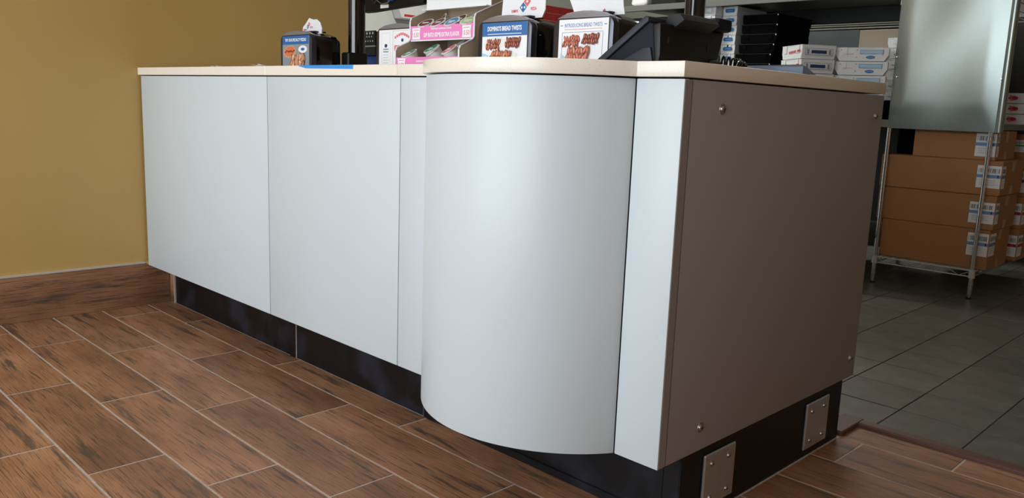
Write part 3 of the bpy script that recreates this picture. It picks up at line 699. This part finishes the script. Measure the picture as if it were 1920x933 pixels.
# ================================================================ KITCHEN
# ---- left prep stand with label printer and blue bin (seen past the pole)
ps2 = thing('work_table', 'steel work table far left in the kitchen, seen past the tall pole', 'table', (-3.35, 1.72, 0))
build(MB().box(-3.9, -3.05, 1.45, 2.0, 1.02, 1.06, 'shelf_steel', .004), 'table_top', ps2)
for x in (-3.87, -3.08):
    for y_ in (1.48, 1.97): build(MB().cyl((x, y_, 0), (x, y_, 1.02), .019, .019, 'steel', 12), 'leg', ps2, smooth=40)
tag(build(MB().box(-3.36, -3.20, 1.56, 1.72, 1.0605, 1.228, 'blue_plastic', .01, 2), 'bin', smooth=30), 'small blue bin under the black control box', 'bin')
cb = thing('control_box', 'black control box with white symbols, seen between pole and dispenser', 'control box', (-3.34, 1.60, 1.229))
mb = MB().box(-3.42, -3.20, 1.53, 1.75, 1.2285, 1.372, 'black_plastic', .006)
build(mb, 'case', cb); mb = MB()
it = [('ell', .04+.03*i, .128, .007, .007, 0, 'paper') for i in range(6)]
for j in range(2): it += [('rect', .03+.024*i+.012*j, .108-.026*j-.004, .03+.024*i+.012*j+.008, .108-.026*j+.004, 'paper') for i in range(7)]
art(mb, (-3.42, 1.53, 1.2285), (1, 0, 0), (0, 0, 1), it); build(mb, 'key_symbols', cb)
build(MB().box(-3.425, -3.195, 1.521, 1.529, 1.276, 1.284, 'steel'), 'steel_lip', cb)
# ---- white box with a red stripe on the kitchen wall
wd = thing('wall_dispenser', 'white wall box with a red stripe on the far kitchen wall', 'dispenser', (-5.45, 3.5, 1.71))
build(MB().prism([(3.385, 1.72), (3.33, 1.84), (3.86, 1.84), (3.86, 1.72)], 'x', -5.495, -5.38, 'white_card', .006), 'case', wd)
build(MB().box(-5.3795, -5.377, 3.41, 3.66, 1.737, 1.757, 'ink_red'), 'stripe', wd, label='red stripe')
# ---- prep table carrying the box stacks
TZ = 1.046
tb = thing('prep_table', 'dark steel table behind the counter that carries stacks of pizza boxes', 'table', (-2.0, 3.7, 0))
build(MB().box(-3.05, -1.0, 3.02, 4.35, TZ-.04, TZ, 'shelf_steel', .004), 'table_top', tb)
build(MB().box(-3.0, -1.03, 3.10, 4.30, .25, .27, 'dark_steel', .003), 'under_shelf', tb)
for x in (-3.0, -1.045):
    for y_ in (3.08, 4.28): build(MB().cyl((x, y_, 0), (x, y_, TZ-.04), .019, .019, 'steel', 12), 'leg', tb, smooth=40)
ORD = ['topmost', 'second from the top', 'third from the top', 'fourth from the top', 'fifth from the top', 'sixth from the top', 'seventh from the top', 'eighth from the top', 'ninth from the top', 'tenth from the top']
def make_box(w_, d_, h_, cmat, items, name, edge=None, chamfer=.02):
    t = thing(name, 'x', 'box', (0, 0, 0))
    c = chamfer; h2 = h_-.0015
    tray = [(-w_/2, h2*.45), (-w_/2+c*.8, .0008), (w_/2-c*.8, .0008), (w_/2, h2*.45), (w_/2, h2-.003), (-w_/2, h2-.003)]
    build(MB().prism(tray, 'y', -d_/2, d_/2, cmat), 'tray', t)
    e = edge or cmat
    mb = MB().box(-w_/2-.001, w_/2+.001, -d_/2-.002, d_/2, h2-.003, h2, e)
    mb.box(-w_/2+.03, -w_/2+.06, -d_/2-.004, -d_/2-.001, h2*.42, h2-.002, cmat).box(w_/2-.06, w_/2-.03, -d_/2-.004, -d_/2-.001, h2*.42, h2-.002, cmat)
    build(mb, 'lid', t)
    if items:
        for (O, U, V, its) in items: mb = MB(); art(mb, O, U, V, its); build(mb, 'print', t)
        return t
def stack(proto, n, x, y, z0, h, labels, group, jit=.006, rz=0, dx=0):
    rr = random.Random(int(x*100)+n)
    for i in range(n):
        o = proto if i == 0 else copy_tree(proto)
        o.location = (x+rr.uniform(-jit, jit)+dx*i, y+rr.uniform(-jit, jit), z0+(n-1-i)*h); o.rotation_euler = (0, 0, rz+rr.uniform(-.012, .012))
        o['label'] = labels(i); o['group'] = group
F = lambda w_, d_: ((-w_/2, -d_/2-.0045, 0), (1, 0, 0), (0, 0, 1))
# three white boxes with blue print
w_, d_, h_ = .278, .15, .0775
it = [('frame', w_*.46, .040, w_*.90, .063, .0018, 'ink_blue'), ('rect', w_*.47, .042, w_*.89, .061, 'ink_pale_blue'), ('ell', w_*.665, .022, .024, .009, .0, 'ink_blue'), ('rect', w_*.665-.018, .019, w_*.665+.018, .025, 'ink_band_blue'),
      ('rect', w_*.15, .0385, w_*.34, .0405, 'ink_soft_red'), ('ell', w_*.1, .062, .003, .003, 0, 'ink_grey'), ('ell', w_*.40, .062, .003, .003, 0, 'ink_grey'), ('ell', w_*.40, .022, .003, .003, 0, 'ink_grey')]
bx = make_box(w_, d_, h_, 'white_card', [(*F(w_, d_), it)], 'food_box', chamfer=.026)
stack(bx, 4, -1.174+.139*math.cos(.34)-d_/2*math.sin(.34), 3.30+.139*math.sin(.34)+d_/2*math.cos(.34), TZ, .0785, lambda i: 'white blue-printed box in the stack beside the metal sheet, '+ORD[i], 'white blue-print boxes', .003, rz=.34, dx=-.003)
# two (and two hidden) boxes standing corner-on
w_, d_, h_ = .24, .205, .0785
it = [*[('rect', w_*(.38+.052*i), .030+.0008*i, w_*(.38+.052*i)+.0095, .043+.0008*i, 'ink_red') for i in range(11) if i != 7], ('ell', .05, .060, .002, .002, 0, 'ink_grey'), ('ell', .05, .016, .002, .002, 0, 'ink_grey')]
it2 = [('frame', .018, .020, d_-.018, .058, .002, 'ink_grey'), ('rect', .030, .026, .042, .052, 'ink_grey'), ('rect', .056, .030, d_-.056, .048, 'ink_navy'), ('rect', d_-.042, .026, d_-.030, .052, 'ink_grey')]
bx = make_box(w_, d_, h_, 'white_card', [(*F(w_, d_), it), ((w_/2+.0015, -d_/2, 0), (0, 1, 0), (0, 0, 1), it2)], 'food_box', chamfer=.014)
ca, sa = math.cos(-.635), math.sin(-.635)
cxx = -1.283-(w_/2*ca+d_/2*sa); cyy = 3.10-(w_/2*sa-d_/2*ca)
stack(bx, 4, cxx, cyy, TZ, .0800, lambda i: 'corner-on white box with red lettering before black boxes, '+ORD[i], 'corner-on white boxes', .003, rz=-.635)
# black boxes
w_, d_, h_ = .262, .46, .0637
it = [('rect', .0, h_-.0055, w_, h_-.004, 'black_card_edge')]+[('ell', w_-.004, h_-.010, .003, .005, 0, 'white_card')]
bx = make_box(w_, d_, h_, 'black_card', [(*F(w_, d_), it)], 'pizza_box', 'black_card', .006)
rr = random.Random(2)
for i in range(9):
    o = bx if i == 0 else copy_tree(bx)
    sh = [0, .0, -.002, -.010, -.030, -.036, -.034, -.036, -.03][i]
    o.location = (-1.897+sh+rr.uniform(-.003, .003), 3.70+d_/2+rr.uniform(-.006, .006), TZ+(8-i)*h_); o.rotation_euler = (0, 0, rr.uniform(-.015, .01))
    o['label'] = 'black pizza box in the tall black stack, '+ORD[i]; o['group'] = 'black pizza boxes'
# white boxes with blue labels left of them
w_, d_, h_ = .108, .40, .0637
it = [('rect', .028, .022, w_-.028, .046, 'ink_blue'), ('ell', .028, .034, .010, .012, 0, 'ink_blue'), ('ell', w_-.028, .034, .010, .012, 0, 'ink_blue'), ('rect', .034, .031, w_-.034, .037, 'ink_band_blue')]
bx = make_box(w_, d_, h_, 'white_card', [(*F(w_, d_), it)], 'pizza_box', chamfer=.004)
stack(bx, 10, -2.137, 3.72+d_/2, TZ, .0637, lambda i: 'narrow white box with a blue label left of the black boxes, '+ORD[i], 'narrow white boxes with blue labels', .003)
w_, d_ = .24, .44
it = [('frame', .02, .012, w_-.02, .052, .0016, 'ink_grey'), ('frame', .03, .017, w_-.03, .047, .0010, 'ink_band_blue')]+rows(.05, w_-.05, .041, 3, .009, 'ink_grey', .002)
bx = make_box(w_, d_, h_, 'white_card', [(*F(w_, d_), it)], 'pizza_box', chamfer=.004)
stack(bx, 10, -2.322, 3.64+d_/2, TZ, .0637, lambda i: 'wide white box with a framed print, leftmost box stack, '+ORD[i], 'wide white boxes with framed print', .004)
# added black bin, fills the dark area under the overhead shelf
bn = thing('dark_filler_bin', 'large black bin added to fill the dark under the overhead shelf', 'bin', (-2.75, 3.85, TZ))
build(MB().box(-3.02, -2.48, 3.66, 4.15, TZ+.001, 1.60, 'black_card', .02, 2), 'bin_body', bn, smooth=30)
build(MB().box(-3.035, -2.465, 3.645, 4.165, 1.60, 1.63, 'dark_body', .008, 2), 'bin_lid', bn, smooth=30)
# ---- overhead shelf
sh = thing('overhead_shelf', 'long grey steel shelf above the pizza box stacks', 'shelf', (-2.0, 3.95, 1.67))
build(MB().box(-2.95, -.99, 3.60, 4.32, 1.700, 1.713, 'shelf_steel', .002), 'shelf_board', sh)
build(MB().box(-2.955, -.99, 3.594, 3.600, 1.672, 1.713, 'shelf_steel', .002).box(-2.955, -.99, 3.6, 3.618, 1.672, 1.676, 'shelf_steel'), 'front_lip', sh)
build(MB().box(-2.955, -.99, 4.26, 4.32, 1.60, 1.70, 'dark_body', .003), 'rear_beam', sh)
for x in (-2.93, -1.02): build(MB().box(x-.02, x+.02, 4.285, 4.325, TZ+.001, 1.70, 'shelf_steel', .003), 'support_post', sh)
bk = thing('supply_bag', 'pale bag of supplies on the left end of the overhead shelf', 'bag', (-2.93, 3.75, 1.7135))
t = MB().box(-2.945, -2.80, 3.66, 3.90, 1.7137, 1.86, 'cup_white', .03, 3)
for v in t.bm.verts: v.co += Vector((random.uniform(-.008, .008), random.uniform(-.008, .008), random.uniform(-.0, .008)))
build(t, 'bag_body', bk, smooth=60)
t = thing('crate', 'black crate on the overhead shelf beside the pale bag', 'crate', (-2.66, 3.8, 1.7135))
build(MB().prism([(-2.775, 1.7137), (-2.565, 1.7137), (-2.555, 1.86), (-2.78, 1.86)], 'y', 3.68, 4.0, 'black_plastic', .004), 'crate_body', t)
build(MB().box(-2.785, -2.545, 3.67, 4.01, 1.86, 1.875, 'black_plastic', .003), 'rim', t)
# ---- steel equipment behind with a rail and knobs
eq = thing('oven_cabinet', 'steel kitchen cabinet with knobs along its rail, behind the white boxes', 'cabinet', (-1.6, 5.2, 0))
build(MB().box(-2.45, -.95, 4.92, 5.5, .0, 1.62, 'dark_body', .004), 'cabinet_body', eq)
build(MB().box(-2.45, -1.735, 4.910, 4.919, .9, 1.618, 'dark_steel', .002), 'side_sheet', eq)
build(MB().box(-1.732, -.95, 4.905, 4.919, .9, 1.612, 'beige_reflection', .002), 'reflection_sheet', eq, label='beige sheet standing for cardboard reflected in steel')
build(MB().box(-2.45, -.95, 4.90, 5.5, 1.655, 1.725, 'shelf_steel', .003), 'top_rail', eq)
for z in (1.622, 1.641): build(MB().box(-2.45, -.95, 4.905, 5.48, z, z+.012, 'shelf_steel', .002), 'trim_strip', eq)
for x in (-2.01, -1.97, -1.86, -1.78): build(MB().cyl((x, 4.915, 1.726), (x, 4.915, 1.742), .012, .008, 'black_plastic', 12), 'knob', eq, smooth=40)
build(MB().cyl((-1.705, 4.915, 1.726), (-1.705, 4.915, 1.756), .014, .012, 'red_plastic', 12), 'red_knob', eq, smooth=40, label='red knob')
fr = thing('dark_filler_cabinet', 'tall dark cabinet added to darken the wall seen behind the wire rack', 'cabinet', (-.5, 5.7, 0))
build(MB().box(-.93, .05, 5.32, 6.12, .06, 2.15, 'dark_body', .01, 2), 'cabinet_body', fr, smooth=30)  # added dark block, darkens the wall seen behind the rack
build(MB().box(-.92, -.445, 5.30, 5.319, .10, 2.13, 'dark_body', .004).cyl((-.48, 5.285, .9), (-.48, 5.285, 1.4), .01, .01, 'steel', 10), 'door', fr)
build(MB().box(-.435, .04, 5.30, 5.319, .10, 2.13, 'dark_body', .004), 'door', fr)
build(MB().box(-.90, .02, 5.36, 6.08, 0, .06, 'rubber'), 'plinth', fr)
# ---- wire rack
RXa, RXb, RYa, RYb = -.903, -.375, 3.50, 4.70
rack = thing('wire_rack', 'chrome wire shelving rack holding brown cartons, right of the counter', 'rack', ((RXa+RXb)/2, (RYa+RYb)/2, 0))
for x in (RXa, RXb):
    for y_ in (RYa, RYb):
        mb = MB().cyl((x, y_, .018), (x, y_, 2.0), .0127, .0127, 'chrome', 16)
        p_ = build(mb, 'post', rack, smooth=40)
        mb = MB()
        for k in range(60): mb.cyl((x, y_, .05+k*.0254), (x, y_, .0515+k*.0254), .0131, .0131, 'shelf_steel', 12, caps=True)
        build(mb, 'groove_rings', p_, kind='stuff')
        build(MB().cyl((x, y_, 0), (x, y_, .006), .014, .016, 'rubber', 14).cyl((x, y_, .006), (x, y_, .018), .006, .006, 'chrome', 8), 'foot', rack, smooth=40)
def wire_shelf(z):
    mb = MB(); r = .003
    for (a, b_) in (((RXa, RYa), (RXb, RYa)), ((RXb, RYa), (RXb, RYb)), ((RXa, RYb), (RXb, RYb)), ((RXa, RYa), (RXa, RYb))):
        A, Bv = Vector((*a, z)), Vector((*b_, z)); n_ = 8 if abs(b_[0]-a[0]) > .1 else 16
        mb.tube([A, Bv], .0036, 'bright_wire', 6); dn = Vector((0, 0, -.034)); mb.tube([A+dn, Bv+dn], .0036, 'bright_wire', 6)
        zz = [A.lerp(Bv, i/n_)+(dn if i % 2 else Vector((0, 0, 0))) for i in range(n_+1)]; mb.tube(zz, .0026, 'bright_wire', 6)
    for i in range(1, 46):
        y_ = RYa+(RYb-RYa)*i/46; mb.tube([(RXa, y_, z+.004), (RXb, y_, z+.004)], .0017, 'bright_wire', 4)
    for x in (RXa+.18, RXb-.18): mb.tube([(x, RYa, z), (x, RYb, z)], .003, 'bright_wire', 6)
    for x in (RXa, RXb):
        for y_ in (RYa, RYb): mb.cyl((x, y_, z-.040), (x, y_, z+.006), .018, .0155, 'bright_wire', 14)
    return build(mb, 'wire_shelf', rack, smooth=60)
wire_shelf(.158)
build(MB().box(RXa+.02, -.335, RYa+.02, RYb, .926, .958, 'shelf_steel', .002), 'solid_shelf', rack)
wire_shelf(1.64)
# ---- galvanised sheet covering the end of the rack
ms = thing('metal_sheet', 'large galvanised metal sheet with dull glare fixed to the end of the rack', 'metal sheet', (-.6, 3.45, .915))
fl = [(-.898, 3.465), (-.898, 3.450), (-.345, 3.450)]
for a in range(15, 181, 15): fl.append((-.345+.0175*(1-math.cos(math.radians(a))), 3.450-.012*math.sin(math.radians(a))))
fl += [(-.310, 3.470)]
inn = [(x-(.0015 if x > -.33 else 0), y_+.0015) for x, y_ in fl[2:]][::-1]+[(-.8965, 3.4515), (-.8965, 3.465)]
mb = MB().prism(fl+inn, 'z', .913, 2.02, 'galvanised')
mb2 = MB(); mb2.mi('galvanised'); gv = []   # hammered-flat front skin with gentle dents
for j in range(41):
    z = .9132+1.106*j/40; row = []
    for i in range(31):
        x = -.8978+.5525*i/30; e = min(1, 8*min(i, 30-i)/30, 8*min(j, 40-j)/40)
        row.append(mb2.bm.verts.new((x, 3.4492-e*(.0016*math.sin(10.4*x+3.9*z)+.0013*math.sin(7*z+3*x+1)+.0008*math.sin(17*x-9*z)+.0040), z)))
    gv.append(row)
for j in range(40):
    for i in range(30): mb2.bm.faces.new((gv[j][i], gv[j][i+1], gv[j+1][i+1], gv[j+1][i]))
bmesh.ops.recalc_face_normals(mb2.bm, faces=mb2.bm.faces)
build(mb2, 'dented_face', ms, smooth=60)
build(mb, 'sheet', ms, smooth=40)
for x, z in ((-.886, 1.31), (-.875, 1.20), (-.345, 1.19)):
    build(MB().cyl((x, 3.4485, z), (x, 3.438, z), .0065, .004, 'chrome', 14), 'rivet', ms, smooth=50)
build(MB().cyl((-.86, 3.4485, 1.005), (-.86, 3.442, 1.005), .003, .003, 'chrome', 10), 'rivet', ms)
# ---- cartons
def ship_label(W_, H_, band, two=False):
    it = [('rect', 0, 0, W_, H_, 'paper')]
    x = .006; rr = random.Random(int(W_*1e4))
    while x < W_-.008:
        w2 = rr.choice((.0012, .002, .003)); it.append(('rect', x, H_*.68, x+w2, H_*.88, 'ink_black')); x += w2+rr.choice((.0015, .0025, .006))
    it.append(('rect', 0, H_*.46, W_, H_*.60, band))
    it += [('rect', W_*.86, H_*.47, W_*.92, H_*.59, 'ink_navy')]
    it += rows(.006, W_*.9, H_*.34, 3, H_*.09, 'ink_grey', .0014, 5)
    return it
def carton(x0, x1, y0, y1, z0, z1, lab, lx=None, lz=None, lw=.10, lh=None, wrap=.05, band='ink_band_blue', group='brown cartons on the rack', tapez=True):
    c = thing('carton', lab, 'box', ((x0+x1)/2, (y0+y1)/2, z0), group=group)
    mb = MB().box(x0, x1, y0, y1, z0+.0006, z1-.0012, 'carton', .003); build(mb, 'carton_body', c)
    build(MB().box(x0+.002, x1-.002, y0+.002, (y0+y1)/2-.0015, z1-.0014, z1-.0003, 'carton').box(x0+.002, x1-.002, (y0+y1)/2+.0015, y1-.002, z1-.0014, z1-.0003, 'carton'), 'top_flap', c)
    if lw:
        lh = lh or (z1-z0)*.56; lz = lz if lz is not None else z0+(z1-z0)*.32
        mb = MB(); art(mb, (x1-.004-lw, y0, lz), (1, 0, 0), (0, 0, 1), ship_label(lw, lh, band), .0001)
        if wrap: art(mb, (x1, y0+.004, lz), (0, 1, 0), (0, 0, 1), ship_label(wrap, lh, band), .0001)
        build(mb, 'address_label', c, label='white address label with a coloured band')
    if tapez:
        ym = (y0+y1)/2
        build(MB().box(x1+.0002, x1+.0007, ym-.025, ym+.025, z1-.06, z1-.004, 'tape_clear'), 'packing_tape', c)
        build(MB().box(x1+.0002, x1+.0007, ym-.025, ym+.025, z0+.004, z0+.05, 'tape_clear'), 'packing_tape', c)
    return c
ZS = .1655
carton(-.895, -.318, 3.525, 3.90, ZS, .385, 'long brown carton at the bottom of the rack, lowest of four', lw=.105, lh=.125, lz=.24, wrap=.11)
carton(-.935, -.310, 3.530, 3.92, .385, .575, 'long brown carton second from the bottom in the rack', lw=.125, lh=.115, lz=.42, wrap=.06)
carton(-.935, -.300, 3.520, 3.93, .575, .762, 'long brown carton third from the bottom in the rack', lw=.118, lh=.120, lz=.615, wrap=.06)
carton(-.770, -.345, 3.525, 3.88, .762, .9235, 'shorter brown carton on top of the three long ones', lw=.10, lh=.125, lz=.782, wrap=.04)
zz = [ZS, .355, .545, .735]
for k in range(3):
    carton(-.80, -.300+.0*k, 4.03, 4.45, zz[k], zz[k+1], ['bottom', 'middle', 'upper'][k]+' brown carton with a red banded label, rear right of the rack', lw=.11, lh=.125, lz=zz[k]+.025, wrap=.10, band='ink_red', group='rear cartons on the rack')
gc = carton(-.75, -.33, 4.10, 4.44, .735, .905, 'brown carton with a green banded label on the rear stack', lw=.12, lh=.07, lz=.80, wrap=.06, band='ink_green', group='rear cartons on the rack')
build(MB().prism([(4.10, .76), (3.99, .735), (3.99, .7385), (4.10, .7635)], 'x', -.70, -.335, 'carton'), 'open_flap', gc)
tag(build(MB().box(-.925, -.785, 3.70, 3.90, .7627, .918, 'black_card', .004), 'dark_filler_box'), 'small black box added to darken the gap left of the shorter carton', 'box')  # added box, keeps the gap left of the carton dark
# ---- boxes with red logos on the rack's solid shelf
w_, d_, h_ = .20, .26, .0585
it = []
for q in (.055, .13):
    it += [('ell', q, .030, .026, .012, .0, 'ink_red'), ('ell', q-.012, .030, .008, .017, .3, 'ink_soft_red'), ('rect', q-.020, .028, q+.016, .033, 'ink_dark_brown')]
bx = make_box(w_, d_, h_, 'white_card', [(*F(w_, d_), it), ((w_/2+.0015, -d_/2, 0), (0, 1, 0), (0, 0, 1), it)], 'food_box', chamfer=.004)
stack(bx, 3, -.445, 4.0+d_/2, .9585, .0600, lambda i: 'white box with red printed marks, right part of rack, '+ORD[i], 'red printed boxes', .004)
# ---- boxes sticking out left of the metal sheet
w_, d_, h_ = .26, .30, .0590
it = [*[('rect', .055+.009*i, .025, .062+.009*i, .032, 'ink_soft_red') for i in range(7)], ('ell', .03, .05, .002, .002, 0, 'ink_grey')]
bx = make_box(w_, d_, h_, 'white_card', [(*F(w_, d_), it)], 'food_box', chamfer=.01)
tag(build(MB().box(-.985, -.74, 3.57, 3.86, .9590, 1.0695, 'black_card', .006).box(-.990, -.735, 3.566, 3.864, 1.060, 1.0700, 'dark_body', .002), 'dark_filler_box'), 'flat black box added as dark filler under white boxes beside the metal sheet', 'box')  # added black base, fills the dark area below the white boxes
stack(bx, 6, -.862, 3.565+d_/2, 1.0705, .0597, lambda i: 'white box half hidden by the metal sheet, '+ORD[i], 'white boxes behind the metal sheet', .006)
